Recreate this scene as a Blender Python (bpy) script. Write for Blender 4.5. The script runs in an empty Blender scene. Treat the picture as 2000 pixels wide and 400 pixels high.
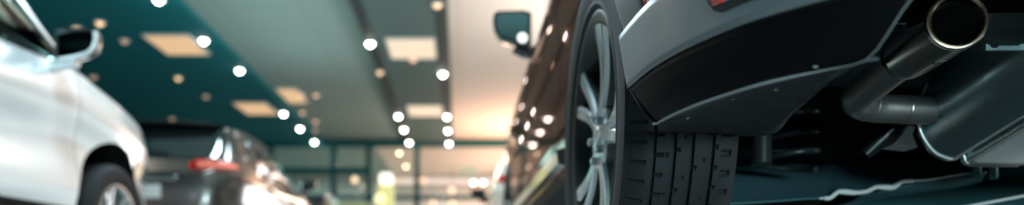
import bpy, bmesh, math, random
import numpy as np
from mathutils import Vector, Matrix, Euler

random.seed(4)
sc = bpy.context.scene
COL = sc.collection
R = math.radians
PI = math.pi

# ------------------------------------------------------------------ camera numbers
FPX = 1400.0          # focal length for a 2000 px wide frame
VX, VY = 897.0, 532.0  # vanishing point of the showroom axis
CZ = 0.08             # camera height


def W(px, py, d):
    """point at depth d along +Y"""
    return Vector(((px - VX) / FPX * d, d, (VY - py) / FPX * d + CZ))


# ------------------------------------------------------------------ materials
def srgb(c):
    out = []
    for v in c:
        v /= 255.0
        out.append(v / 12.92 if v <= 0.04045 else ((v + 0.055) / 1.055) ** 2.4)
    return (*out, 1)


def mat(name, col, rough=0.5, metal=0.0, coat=0.0, coat_rough=0.05, spec=0.5, bump=None, trans=0.0, var=None):
    m = bpy.data.materials.new(name)
    m.use_nodes = True
    nt = m.node_tree
    b = nt.nodes['Principled BSDF']
    b.inputs['Base Color'].default_value = (*col[:3], 1)
    b.inputs['Roughness'].default_value = rough
    b.inputs['Metallic'].default_value = metal
    b.inputs['Coat Weight'].default_value = coat
    b.inputs['Coat Roughness'].default_value = coat_rough
    b.inputs['Specular IOR Level'].default_value = spec
    b.inputs['Transmission Weight'].default_value = trans
    if bump or var:
        tc = nt.nodes.new('ShaderNodeTexCoord')
    if bump:
        n = nt.nodes.new('ShaderNodeTexNoise')
        n.inputs['Scale'].default_value = bump[0]
        n.inputs['Detail'].default_value = 4
        bp = nt.nodes.new('ShaderNodeBump')
        bp.inputs['Strength'].default_value = bump[1]
        bp.inputs['Distance'].default_value = bump[2]
        nt.links.new(tc.outputs['Object'], n.inputs['Vector'])
        nt.links.new(n.outputs['Fac'], bp.inputs['Height'])
        nt.links.new(bp.outputs['Normal'], b.inputs['Normal'])
    if var:
        n2 = nt.nodes.new('ShaderNodeTexNoise')
        n2.inputs['Scale'].default_value = var[0]
        n2.inputs['Detail'].default_value = 6
        r = nt.nodes.new('ShaderNodeMapRange')
        r.inputs['From Min'].default_value = 0.3
        r.inputs['From Max'].default_value = 0.7
        r.inputs['To Min'].default_value = max(0.02, rough - var[1])
        r.inputs['To Max'].default_value = min(1, rough + var[1])
        nt.links.new(tc.outputs['Object'], n2.inputs['Vector'])
        nt.links.new(n2.outputs['Fac'], r.inputs['Value'])
        nt.links.new(r.outputs['Result'], b.inputs['Roughness'])
    return m


def emat(name, col, strength):
    m = bpy.data.materials.new(name)
    m.use_nodes = True
    b = m.node_tree.nodes['Principled BSDF']
    b.inputs['Base Color'].default_value = (0.2, 0.2, 0.2, 1)
    b.inputs['Emission Color'].default_value = (*col[:3], 1)
    b.inputs['Emission Strength'].default_value = strength
    return m


def glassmat(name, tint, gloss_col=(1, 1, 1), ior=1.5, rough=0.02):
    """thin pane: tinted see-through with a fresnel reflection"""
    m = bpy.data.materials.new(name)
    m.use_nodes = True
    nt = m.node_tree
    nt.nodes.clear()
    out = nt.nodes.new('ShaderNodeOutputMaterial')
    mix = nt.nodes.new('ShaderNodeMixShader')
    tr = nt.nodes.new('ShaderNodeBsdfTransparent')
    tr.inputs['Color'].default_value = (*tint, 1)
    gl = nt.nodes.new('ShaderNodeBsdfGlossy')
    gl.inputs['Color'].default_value = (*gloss_col, 1)
    gl.inputs['Roughness'].default_value = rough
    fr = nt.nodes.new('ShaderNodeFresnel')
    fr.inputs['IOR'].default_value = ior
    nt.links.new(fr.outputs['Fac'], mix.inputs['Fac'])
    nt.links.new(tr.outputs['BSDF'], mix.inputs[1])
    nt.links.new(gl.outputs['BSDF'], mix.inputs[2])
    nt.links.new(mix.outputs['Shader'], out.inputs['Surface'])
    return m


def tilemat(name, col, line, scale, rough, mortar=0.004, wdt=1.2, hgt=0.6, coat=0.0, spec=0.5):
    m = mat(name, col, rough, coat=coat, spec=spec)
    nt = m.node_tree
    b = nt.nodes['Principled BSDF']
    tc = nt.nodes.new('ShaderNodeTexCoord')
    br = nt.nodes.new('ShaderNodeTexBrick')
    br.offset = 0.0
    br.inputs['Color1'].default_value = (*col[:3], 1)
    br.inputs['Color2'].default_value = (*[c * 0.96 for c in col[:3]], 1)
    br.inputs['Mortar'].default_value = (*line[:3], 1)
    br.inputs['Scale'].default_value = scale
    br.inputs['Mortar Size'].default_value = mortar
    br.inputs['Brick Width'].default_value = wdt
    br.inputs['Row Height'].default_value = hgt
    nt.links.new(tc.outputs['Object'], br.inputs['Vector'])
    nt.links.new(br.outputs['Color'], b.inputs['Base Color'])
    return m


M = {}
M['floor'] = tilemat('polished_floor_tile', (0.24, 0.25, 0.25), (0.11, 0.115, 0.115), 1.0, 0.10, 0.004, 0.9, 0.9)
M['ceil_grey'] = tilemat('ceiling_panel_grey', (0.27, 0.39, 0.38), (0.21, 0.31, 0.30), 1.0, 0.8, 0.012, 1.2, 0.6)
M['ceil_warm'] = tilemat('ceiling_panel_cream', (0.80, 0.74, 0.66), (0.70, 0.64, 0.57), 1.0, 0.8, 0.012, 1.2, 1.8)
M['soffit'] = mat('soffit_teal', (0.003, 0.155, 0.185), 0.75, spec=0.2)
M['soffit_mid'] = mat('soffit_grey_teal', (0.08, 0.15, 0.148), 0.75)
M['track'] = mat('track_black', (0.012, 0.03, 0.033), 0.6)
M['wall_teal'] = mat('wall_teal', (0.03, 0.13, 0.14), 0.7)
M['wall_grey'] = mat('wall_grey', (0.50, 0.53, 0.52), 0.8)
M['wall_pale'] = mat('wall_pale', (0.62, 0.60, 0.56), 0.8)
M['frame'] = mat('window_frame_teal', (0.004, 0.115, 0.13), 0.5, spec=0.2)
M['pane'] = glassmat('window_pane', (0.95, 0.95, 0.93), ior=1.12)
M['white_metal'] = mat('white_enamel', (0.75, 0.74, 0.7), 0.4)
M['panel_light'] = emat('panel_diffuser_warm', (0.80, 0.49, 0.25), 0.95)
M['panel_light_mid'] = emat('panel_diffuser_pale', (0.93, 0.72, 0.51), 0.95)
M['lamp_white'] = emat('lamp_lens_white', (1.0, 0.95, 0.86), 42)
M['lamp_warm'] = emat('lamp_lens_warm', (1.0, 0.64, 0.34), 2.0)
M['lamp_dim'] = emat('lamp_lens_amber', (1.0, 0.62, 0.36), 0.55)
M['lamp_cream'] = emat('lamp_lens_cream', (1.0, 0.84, 0.60), 16)
M['lamp_amber'] = emat('lamp_lens_rosy', (1.0, 0.58, 0.36), 1.6)

M['silver'] = mat('silver_paint', (0.74, 0.77, 0.79), 0.30, metal=0.5, coat=1.0, coat_rough=0.04)
M['graphite'] = mat('graphite_paint', (0.085, 0.092, 0.095), 0.32, metal=0.55, coat=1.0, coat_rough=0.03)
M['bronze'] = mat('umber_paint', (0.24, 0.105, 0.075), 0.03, metal=0.72)  # grey car paint with warm reflected light put into its colour
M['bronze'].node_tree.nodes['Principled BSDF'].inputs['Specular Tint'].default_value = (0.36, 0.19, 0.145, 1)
M['bumper_paint'] = mat('bumper_satin_grey', (0.10, 0.118, 0.124), 0.5, metal=0.2, coat=0.35, coat_rough=0.25)
M['gunmetal'] = mat('dark_metallic_paint', (0.050, 0.042, 0.038), 0.26, metal=0.6, coat=0.7, coat_rough=0.03)
M['beige_paint'] = mat('pale_beige_paint', (0.82, 0.72, 0.62), 0.35, metal=0.1, coat=1.0, coat_rough=0.04)
M['black_paint'] = mat('black_paint', (0.02, 0.021, 0.023), 0.3, coat=1.0, coat_rough=0.03)
M['liner'] = mat('wheel_well_liner', (0.006, 0.006, 0.006), 0.9, spec=0.1)
M['clad'] = mat('black_cladding', (0.0025, 0.0027, 0.003), 0.5, spec=0.05, bump=(900, 0.15, 0.0005))
M['tray'] = mat('undertray_plastic', (0.033, 0.037, 0.039), 0.55, spec=0.3, bump=(120, 0.5, 0.002), var=(30, 0.15))
M['lip'] = mat('bumper_lip_grey', (0.22, 0.235, 0.24), 0.35)
M['rubber'] = mat('tyre_rubber', (0.009, 0.0095, 0.0105), 0.7, spec=0.2, bump=(300, 0.2, 0.0006))
M['alloy'] = mat('alloy_silver', (0.42, 0.45, 0.46), 0.25, metal=0.85)
M['alloy_dark'] = mat('alloy_dark', (0.02, 0.021, 0.022), 0.4, metal=0.7)
M['chrome'] = mat('chrome', (0.8, 0.8, 0.8), 0.1, metal=1)
M['disc'] = mat('brake_disc_steel', (0.35, 0.27, 0.2), 0.35, metal=1)
M['glass_dark'] = mat('privacy_glass', (0.008, 0.012, 0.013), 0.05, coat=0.6, spec=0.7)
M['glass_clear'] = glassmat('car_glass', (0.60, 0.78, 0.76), ior=1.17)
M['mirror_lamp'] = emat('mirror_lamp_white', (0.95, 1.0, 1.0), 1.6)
M['mirror'] = mat('mirror_glass_blue', (0.06, 0.11, 0.12), 0.06, metal=1.0)
M['red_lens'] = mat('red_lens', (0.52, 0.012, 0.008), 0.12, coat=1.0)
M['red_lit'] = mat('red_lens_bright', (0.9, 0.22, 0.15), 0.12, coat=1.0)
M['pink_lens'] = mat('clear_lens_rosy', (0.35, 0.24, 0.25), 0.1, coat=1.0)
M['gasket'] = mat('black_gasket', (0.006, 0.006, 0.006), 0.5)
M['steel'] = mat('brushed_stainless', (0.50, 0.475, 0.45), 0.30, metal=0.92, var=(12, 0.03))
M['steel_tip'] = mat('polished_exhaust_tip', (0.44, 0.43, 0.41), 0.17, metal=1.0, var=(12, 0.03))
M['bronze_rim'] = mat('heat_tinted_rim', (0.21, 0.162, 0.128), 0.25, metal=1.0)
M['soot'] = mat('sooty_steel', (0.02, 0.02, 0.021), 0.7, metal=0.3)
M['muffler'] = mat('aluminised_steel', (0.37, 0.50, 0.52), 0.27, metal=0.9, var=(6, 0.05))
M['shield'] = mat('bare_aluminium_sheet', (0.90, 0.89, 0.86), 0.45, metal=0.05, bump=(40, 0.2, 0.002))
M['rust'] = mat('rusty_flange', (0.055, 0.03, 0.018), 0.6, metal=0.4)
M['under'] = mat('underbody_blue_black', (0.014, 0.036, 0.043), 0.42, bump=(20, 0.2, 0.004))
M['beam'] = mat('coated_steel_teal', (0.05, 0.14, 0.15), 0.4, metal=0.4)
M['galv'] = mat('galvanised_edge', (0.80, 0.80, 0.78), 0.3, metal=0.45)
M['coil'] = mat('spring_steel_black', (0.018, 0.022, 0.024), 0.3, metal=0.5)
M['seat_fabric'] = mat('seat_fabric_dark', (0.02, 0.03, 0.032), 0.8)
M['dash'] = mat('dashboard_tan', (0.16, 0.12, 0.09), 0.6)
M['steer'] = mat('steering_leather', (0.10, 0.16, 0.155), 0.5)
M['plate'] = mat('number_plate_white', (0.6, 0.58, 0.55), 0.5)
M['totem'] = emat('totem_face_yellow_green', (0.86, 0.84, 0.24), 0.8)
M['totem_top'] = emat('totem_top_white', (1.0, 0.97, 0.82), 1.7)
M['poster'] = emat('display_yellow_green', (0.62, 0.70, 0.22), 0.28)
M['exit'] = emat('exit_sign_green', (0.55, 0.80, 0.52), 0.5)
M['cove'] = emat('cove_light_rosy', (1.0, 0.80, 0.70), 1.0)


# ------------------------------------------------------------------ object helpers
def link(name, me, m=None, parent=None, smooth=True, angle=35, loc=None):
    o = bpy.data.objects.new(name, me)
    COL.objects.link(o)
    if m is not None:
        for mm in (m if isinstance(m, (list, tuple)) else [m]):
            me.materials.append(mm)
    if smooth and len(me.polygons):
        me.polygons.foreach_set('use_smooth', [True] * len(me.polygons))
        me.set_sharp_from_angle(angle=R(angle))
    if parent is not None:
        o.parent = parent
    if loc is not None:
        o.location = loc
    return o


def mesh(name, v, f):
    me = bpy.data.meshes.new(name)
    me.from_pydata([tuple(p) for p in v], [], f)
    me.validate()
    me.update()
    return me


def fix(me):
    bm = bmesh.new()
    bm.from_mesh(me)
    bmesh.ops.recalc_face_normals(bm, faces=bm.faces[:])
    bm.to_mesh(me)
    bm.free()
    return me


class MB:
    """collects shapes into one mesh"""

    def __init__(s):
        s.v, s.f = [], []

    def add(s, v, f):
        k = len(s.v)
        s.v += [Vector(p) for p in v]
        s.f += [tuple(k + i for i in q) for q in f]
        return s

    def box(s, lo, hi):
        x0, y0, z0 = lo
        x1, y1, z1 = hi
        return s.add([(x0, y0, z0), (x1, y0, z0), (x1, y1, z0), (x0, y1, z0), (x0, y0, z1), (x1, y0, z1), (x1, y1, z1), (x0, y1, z1)],
                     [(0, 3, 2, 1), (4, 5, 6, 7), (0, 1, 5, 4), (1, 2, 6, 5), (2, 3, 7, 6), (3, 0, 4, 7)])

    def grid(s, rows, closed_u=False, closed_v=False):
        n, m_ = len(rows), len(rows[0])
        v = [p for r in rows for p in r]
        f = []
        for i in range(n if closed_u else n - 1):
            for j in range(m_ if closed_v else m_ - 1):
                a, b = i, (i + 1) % n
                c, d = j, (j + 1) % m_
                f.append((a * m_ + c, a * m_ + d, b * m_ + d, b * m_ + c))
        return s.add(v, f)

    def tube(s, pts, r, n=20, cap=True, flat=None):
        """tube along a polyline; r number or list; parallel transported rings"""
        pts = [Vector(p) for p in pts]
        k = len(pts)
        rs = r if isinstance(r, (list, tuple)) else [r] * k
        rows = []
        t = (pts[1] - pts[0]).normalized()
        up = Vector((0, 0, 1)) if abs(t.z) < 0.9 else Vector((1, 0, 0))
        u = t.cross(up).normalized()
        for i in range(k):
            a = pts[max(0, i - 1)]
            b = pts[min(k - 1, i + 1)]
            t = (b - a).normalized()
            u = (u - t * u.dot(t)).normalized()
            w = t.cross(u)
            rows.append([pts[i] + (u * math.cos(2 * PI * j / n) + w * math.sin(2 * PI * j / n)) * rs[i] for j in range(n)])
        base = len(s.v)
        s.grid(rows, closed_v=True)
        if cap:
            s.f.append(tuple(base + j for j in reversed(range(n))))
            s.f.append(tuple(base + (k - 1) * n + j for j in range(n)))
        return s

    def lathe(s, prof, origin, axis, n=48):
        """prof: list of (along, radius) spun round axis"""
        axis = Vector(axis).normalized()
        origin = Vector(origin)
        up = Vector((0, 0, 1)) if abs(axis.z) < 0.9 else Vector((1, 0, 0))
        u = axis.cross(up).normalized()
        w = axis.cross(u)
        rows = [[origin + axis * a + (u * math.cos(2 * PI * j / n) + w * math.sin(2 * PI * j / n)) * r for j in range(n)] for a, r in prof]
        return s.grid(rows, closed_v=True)

    def build(s, name, m, parent=None, smooth=True, angle=35, loc=None, bevel=0.0, solid=0.0, fixn=True):
        me = mesh(name, s.v, s.f)
        if fixn:
            fix(me)
        o = link(name, me, m, parent, smooth, angle, loc)
        if solid:
            md = o.modifiers.new('thickness', 'SOLIDIFY')
            md.thickness = abs(solid)
            md.offset = 0
        if bevel:
            md = o.modifiers.new('bevel', 'BEVEL')
            md.width = bevel
            md.segments = 2
            md.limit_method = 'ANGLE'
            md.angle_limit = R(40)
        return o


def thing(name, label, cat, loc=(0, 0, 0), group=None, rz=0):
    o = bpy.data.objects.new(name, None)
    COL.objects.link(o)
    o.location = loc
    o.rotation_euler = (0, 0, rz)
    o.empty_display_size = 0.1
    o['label'] = label
    o['category'] = cat
    if group:
        o['group'] = group
    return o


def struct(o):
    o['kind'] = 'structure'
    return o


def copy_tree(o, parent=None):
    c = o.copy()
    COL.objects.link(c)
    if parent is not None:
        c.parent = parent
    for ch in list(o.children):
        copy_tree(ch, c)
    return c


def pchip(keys):
    xs = np.array([k[0] for k in keys], float)
    ys = np.array([k[1] for k in keys], float)
    h = np.diff(xs)
    dl = np.diff(ys) / h
    n = len(xs)
    m = np.zeros(n)
    for i in range(1, n - 1):
        if dl[i - 1] * dl[i] > 0:
            w1, w2 = 2 * h[i] + h[i - 1], h[i] + 2 * h[i - 1]
            m[i] = (w1 + w2) / (w1 / dl[i - 1] + w2 / dl[i])
    m[0], m[-1] = dl[0], dl[-1]

    def f(x):
        x = min(max(x, xs[0]), xs[-1])
        i = int(min(max(np.searchsorted(xs, x) - 1, 0), n - 2))
        t = (x - xs[i]) / h[i]
        return float((2 * t**3 - 3 * t**2 + 1) * ys[i] + (t**3 - 2 * t**2 + t) * h[i] * m[i] + (-2 * t**3 + 3 * t**2) * ys[i + 1] + (t**3 - t**2) * h[i] * m[i + 1])

    return f


def catmull(pts, sub):
    out = []
    n = len(pts)
    for i in range(n - 1):
        p0, p1, p2, p3 = (Vector(pts[max(i - 1, 0)]), Vector(pts[i]), Vector(pts[i + 1]), Vector(pts[min(i + 2, n - 1)]))
        for k in range(sub):
            t = k / sub
            out.append(0.5 * ((2 * p1) + (p2 - p0) * t + (2 * p0 - 5 * p1 + 4 * p2 - p3) * t * t + (3 * p1 - p0 - 3 * p2 + p3) * t**3))
    out.append(Vector(pts[-1]))
    return out


# ================================================================== THE ROOM
XL, XR, YR, YG, YB = -11.5, 9.0, -7.0, 21.6, 29.5
ZC, ZS = 4.10, 3.98

o = MB().box((XL, YR, -0.1), (XR, YB, 0)).build('floor', M['floor'], smooth=False)
struct(o)


def slab(name, x0, x1, y0, y1, z0, z1, m):
    return struct(MB().box((x0, y0, z0), (x1, y1, z1)).build(name, m, smooth=False))


slab('ceiling', XL, -1.57, YR, YG, ZC, ZC + 0.12, M['ceil_grey'])
slab('ceiling.001', -1.57, XR, YR, YG, ZC, ZC + 0.12, M['ceil_warm'])
slab('ceiling.002', -2.7, XR, YG, YB, ZC, ZC + 0.12, M['ceil_warm'])
slab('ceiling.003', XL, -2.7, YG, YB, ZC, ZC + 0.12, M['ceil_grey'])
slab('ceiling_soffit', XL, -4.08, YR, YG - 0.1, ZS, ZC - 0.002, M['soffit'])
slab('ceiling_soffit.001', -1.58, -0.17, YR, YG - 0.1, ZS, ZC - 0.002, M['soffit_mid'])
slab('trim_1', -1.57, -1.42, YR, YG - 0.12, ZS - 0.03, ZS - 0.001, M['track'])
slab('trim_2', -0.33, -0.20, YR, YG - 0.12, ZS - 0.03, ZS - 0.001, M['track'])
slab('wall_left', XL - 0.15, XL, YR, YB, 0, ZC, M['wall_teal'])
slab('wall_right', XR, XR + 0.15, YR, YB, 0, ZC, M['wall_pale'])
slab('wall_front', XL, XR, YR - 0.15, YR, 0, ZC, M['wall_teal'])
slab('wall_back', XL, XR, YB, YB + 0.15, 0, ZC, M['wall_grey'])
slab('baseboard_left', XL, XL + 0.02, YR, YG - 0.1, 0, 0.12, M['frame'])

# glazed screen across the hall
mull = [-11.4, -9.5, -7.55, -5.66, -3.78, -2.73, -1.27, 1.50, 3.0, 4.5, 6.0, 7.5, 8.92]
for i in range(len(mull) - 1):
    a, b = mull[i], mull[i + 1]
    w = bpy.data.objects.new('window_%d' % (i + 1), None)
    COL.objects.link(w)
    w.location = ((a + b) / 2, YG, 0)
    struct(w)
    hx = (b - a) / 2
    fr = MB()
    fr.box((-hx, -0.07, 0.0), (-hx + 0.085, 0.07, ZC - 0.02))
    fr.box((hx - 0.085, -0.07, 0.0), (hx, 0.07, ZC - 0.02))
    for z0, z1 in ((0, 0.12), (2.27, 2.40)) + (((3.05, 3.24),) if i < 5 else ()) + ((3.86, ZC - 0.02),):
        fr.box((-hx + 0.085, -0.06, z0), (hx - 0.085, 0.06, z1))
    fr.build('window_frame', M['frame'], w, smooth=False)
    MB().box((-hx + 0.08, -0.006, 0.1), (hx - 0.08, 0.006, ZC - 0.06)).build('window_pane', M['pane'], w, smooth=False)

# lit cove along the far wall behind the glass
t = thing('cove_light', 'long rosy cove light strip high along the far wall behind the glass', 'light', (-0.6, YB - 0.12, 3.72))
MB().box((-2.6, -0.04, 0), (2.6, 0.10, 0.22)).build('light_strip', M['cove'], t, smooth=False, bevel=0.01)
MB().box((-2.65, -0.06, -0.05), (2.65, 0.12, -0.002)).build('ledge', M['white_metal'], t, smooth=False)

# ------------------------------------------------------------------ downlights
ORD = ['nearest', 'second nearest', 'third nearest', 'fourth nearest', 'fifth nearest', 'sixth nearest', 'seventh nearest', 'eighth nearest']


def downlight_proto(kind):
    t = thing('ceiling_downlight', 'x', 'light')
    ring = MB().lathe([(0, 0.052), (0, 0.085), (-0.012, 0.085), (-0.02, 0.078), (-0.02, 0.060), (0, 0.052)], (0, 0, 0), (0, 0, 1), 28)
    ring.build('trim_ring', M['white_metal'], t)
    prof = [(-0.06 * math.sin(a), 0.052 * math.cos(a) + 1e-4) for a in np.linspace(0, PI / 2, 8)]
    MB().lathe(prof, (0, 0, -0.004), (0, 0, 1), 24).build('lens', M[kind], t)
    return t


protos = {}


def downlight(px, py, z, label, kind='lamp_white', group=None, d=None):
    """hangs under the ceiling at height z on the sight line px,py"""
    if d is None:
        d = (z - 0.03 - CZ) * FPX / (VY - py)
    x = (px - VX) / FPX * d
    if kind not in protos:
        protos[kind] = downlight_proto(kind)
        r = protos[kind]
    else:
        r = copy_tree(protos[kind])
    r.location = (x, d, z)
    r['label'] = label
    if group:
        r['group'] = group
    return r


ZT = ZS - 0.03
row = [(310, 2), (398, 81), (468, 139), (554, 223), (586, 252), (614, 278)]
for i, (px, py) in enumerate(row):
    downlight(px, py, ZS, '%s bright white downlight along the edge of the wide teal soffit' % ORD[i], 'lamp_white', 'downlights along the teal soffit edge')
row = [(723, 87, 'lamp_white'), (742, 143, 'lamp_warm'), (778, 228, 'lamp_white'), (789, 254, 'lamp_white'), (799, 279, 'lamp_white')]
for i, (px, py, k) in enumerate(row):
    downlight(px, py, ZT, '%s downlight on the narrow soffit track facing the silver car' % ORD[i], k, 'downlights on the narrow soffit')
row = [(854, 12, 'lamp_warm'), (865, 146, 'lamp_white'), (873, 229, 'lamp_white'), (875, 256, 'lamp_white'), (877, 281, 'lamp_white')]
for i, (px, py, k) in enumerate(row):
    downlight(px, py, ZT, '%s downlight on the narrow soffit track beside the cream ceiling' % ORD[i], k, 'downlights on the narrow soffit')
row = [(195, 47, 'warm'), (150, 58, 'warm'), (243, 82, 'dim'), (127, 84, 'dim'), (182, 152, 'dim'), (348, 154, 'warm'), (402, 190, 'dim'), (336, 233, 'dim'), (427, 247, 'dim'), (293, 239, 'dim')]
lab = ['warm downlight directly above the silver car mirror', 'warm downlight above the silver car bonnet', 'faint amber downlight between silver mirror and first teal light panel',
       'faint amber downlight beside the silver windscreen pillar', 'faint amber downlight low behind the silver mirror arm', 'warm downlight alone in mid teal soffit below the first light panel',
       'faint amber downlight near the second teal light panel', 'faint amber downlight just over the dark hatchback roof', 'faint amber downlight at the dark hatchback roof corner', 'faint amber downlight over the dark hatchback roof nearest the silver bonnet']
for (px, py, k), l in zip(row, lab):
    downlight(px, py, ZS, l, 'lamp_' + k, 'scattered downlights in the teal soffit')
row = [(588, 186), (617, 187), (590, 221), (616, 238), (614, 255)]
lab = ['amber downlight in the grey ceiling beside the small amber panel', 'amber downlight in the grey ceiling, nearest the narrow soffit', 'amber downlight in the grey ceiling, halfway to the glass screen',
       'amber downlight in the grey ceiling, second from the glass screen', 'amber downlight in the grey ceiling, closest to the glass screen']
for (px, py), l in zip(row, lab):
    downlight(px, py, ZC, l, 'lamp_amber', 'amber downlights in the grey ceiling')
downlight(807, 118, ZS, 'faint amber downlight just past the first panel of the narrow soffit', 'lamp_amber', 'downlights on the narrow soffit')
downlight(780, 299, ZC, 'nearer warm downlight in the hall ceiling behind the glass', 'lamp_cream', 'hall downlights behind the glass')
downlight(793, 325, ZC, 'farther warm downlight in the hall ceiling behind the glass', 'lamp_cream', 'hall downlights behind the glass')


# ------------------------------------------------------------------ recessed light panels
def light_panel(x0, x1, y0, y1, z, label, m, group):
    t = thing('ceiling_light_panel', label, 'light', ((x0 + x1) / 2, (y0 + y1) / 2, z), group)
    hx, hy = (x1 - x0) / 2, (y1 - y0) / 2
    f = MB()
    for lo, hi in (((-hx, -hy), (hx, -hy + 0.03)), ((-hx, hy - 0.03), (hx, hy)), ((-hx, -hy + 0.03), (-hx + 0.03, hy - 0.03)), ((hx - 0.03, -hy + 0.03), (hx, hy - 0.03))):
        f.box((lo[0], lo[1], -0.03), (hi[0], hi[1], 0))
    f.build('frame', M['white_metal'], t, smooth=False)
    MB().box((-hx + 0.03, -hy + 0.03, -0.022), (hx - 0.03, hy - 0.03, -0.004)).build('diffuser', M[m], t, smooth=False)
    return t


light_panel(-5.2, -4.43, 11.72, 12.78, ZS, 'nearer warm square light panel in the wide teal soffit', 'panel_light', 'light panels in the teal soffit')
light_panel(-5.2, -4.43, 16.4, 17.6, ZS, 'farther warm square light panel in the wide teal soffit', 'panel_light', 'light panels in the teal soffit')
light_panel(-1.24, -0.40, 11.9, 13.0, ZS, 'nearer pale square light panel in the narrow soffit', 'panel_light_mid', 'light panels in the narrow soffit')
light_panel(-1.24, -0.40, 16.65, 17.8, ZS, 'farther pale square light panel in the narrow soffit', 'panel_light_mid', 'light panels in the narrow soffit')
light_panel(-4.02, -3.55, 15.6, 16.9, ZC, 'small amber light panel in the grey ceiling by the teal soffit', 'panel_light', None)


# ------------------------------------------------------------------ pendants in the hall behind the glass
def pendant(px, py, d, label, r=0.11, kind='lamp_warm'):
    p = W(px, py, d)
    t = thing('globe_pendant', label, 'light', p, 'globe pendants behind the glass')
    MB().lathe([(r * math.sin(a), r * math.cos(a) + 1e-4) for a in np.linspace(-PI / 2, PI / 2, 14)], (0, 0, 0), (0, 0, 1), 24).build('globe', M[kind], t)
    MB().lathe([(r - 0.01, 0.03), (r + 0.05, 0.022), (r + 0.05, 1e-4)], (0, 0, 0), (0, 0, 1), 16).build('cap', M['track'], t)
    MB().tube([(0, 0, r + 0.04), (0, 0, ZC - p.z)], 0.006, 8).build('cord', M['track'], t)
    return t


pendant(693, 351, 26.5, 'warm globe pendant seen between the second and third dark mullions', kind='lamp_warm')
pendant(707, 364, 27.5, 'faint amber globe pendant just behind the warm one by the mullion', 0.09, 'lamp_dim')
pendant(825, 352, 26.5, 'amber globe pendant beside the mullion past the yellow totem', kind='lamp_amber')
pendant(882, 372, 26.5, 'amber globe pendant below the exit sign', kind='lamp_amber')
pendant(845, 397, 26.5, 'low amber globe pendant nearer the yellow totem', kind='lamp_amber')
pendant(884, 398, 27.5, 'low amber globe pendant nearer the exit sign', kind='lamp_amber')
pendant(597, 378, 25.5, 'amber globe pendant behind the dark parked cars', kind='lamp_amber')

# ------------------------------------------------------------------ exit sign + twin emergency lamp
p = W(916, 332, YG - 0.2)
t = thing('exit_sign', 'small pale green exit sign on the glass screen', 'sign', p)
MB().box((-0.24, -0.03, -0.11), (0.24, 0.03, 0.11)).build('sign_box', M['exit'], t, smooth=False, bevel=0.01)
MB().box((-0.02, 0.03, -0.02), (0.02, 0.14, 0.02)).build('bracket', M['white_metal'], t, smooth=False)
p = W(934, 357, YG - 0.25)
t = thing('emergency_light', 'twin round white emergency lamp below the exit sign', 'light', p)
MB().box((-0.2, 0.02, -0.22), (0.2, 0.13, -0.1)).build('wall_mount', M['white_metal'], t, smooth=False, bevel=0.01)  # box added to carry the lamp heads, fixed to no wall
for s in (-1, 1):
    MB().lathe([(0.0, 0.055), (0.06, 0.045), (0.09, 0.03), (0.09, 1e-4)], (s * 0.145, -0.03, 0), (0, 1, 0), 24).build('lamp_head', M['white_metal'], t)
    MB().lathe([(-0.03, 1e-4), (-0.025, 0.03), (0.0, 0.048)], (s * 0.145, -0.03, 0), (0, 1, 0), 24).build('lens', emat('emergency_lens', (0.95, 1.0, 0.95), 14), t)
    MB().tube([(s * 0.145, 0.03, -0.02), (s * 0.145, 0.07, -0.12)], 0.012, 8).build('stalk', M['white_metal'], t)

# ------------------------------------------------------------------ illuminated totem and display panels
p = W(754, 400, 14.0)
t = thing('advertising_totem', 'tall yellow-green lit totem with a glowing white top', 'sign', (p.x, 14.0, 0))
MB().box((-0.15, -0.10, 0.06), (0.15, 0.10, 1.79)).build('lit_panel', M['totem'], t, smooth=False, bevel=0.02)
MB().box((-0.19, -0.16, 0.0), (0.19, 0.16, 0.06)).build('base', M['track'], t, smooth=False, bevel=0.01)
MB().box((-0.13, -0.09, 1.79), (0.13, 0.09, 2.02)).build('lit_top', M['totem_top'], t, smooth=False, bevel=0.05)
p = W(742, 388, 13.4)
t = thing('table_lamp', 'small glowing lamp on a slim stand in front of the totem', 'light', (p.x, 13.4, 0))
MB().lathe([(0, 1e-4), (0, 0.14), (0.02, 0.14), (0.03, 0.015), (p.z - 0.1, 0.012), (p.z - 0.1, 1e-4)], (0, 0, 0), (0, 0, 1), 20).build('stand', M['track'], t)
MB().lathe([(p.z + 0.10 * math.sin(a), 0.10 * math.cos(a) + 1e-4) for a in np.linspace(-PI / 2, PI / 2, 14)], (0, 0, 0), (0, 0, 1), 20).build('globe', emat('lamp_globe_yellow', (1.0, 0.85, 0.42), 1.6), t)
t = thing('display_board', 'low yellow-green display board standing in front of the glass', 'sign', (W(680, 400, 20.5).x, 20.5, 0))
MB().box((-0.62, -0.03, 0.35), (0.62, 0.03, 2.08)).build('board', M['poster'], t, smooth=False, bevel=0.01)
MB().box((-0.66, -0.05, 0.30), (0.66, 0.05, 0.35)).build('foot_rail', M['track'], t, smooth=False)
for s in (-1, 1):
    MB().box((s * 0.55 - 0.03, -0.2, 0), (s * 0.55 + 0.03, 0.2, 0.30)).build('leg', M['track'], t, smooth=False)


# ================================================================== CARS
def w_at(ringpts, z):
    """half width of the lower body side at height z"""
    pts = ringpts
    for a, b in zip(pts[1:-1], pts[2:]):
        if a[1] <= z <= b[1] and b[1] > a[1]:
            return a[0] + (b[0] - a[0]) * (z - a[1]) / (b[1] - a[1])
    return pts[-1][0] if z > pts[-1][1] else pts[1][0]


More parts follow.
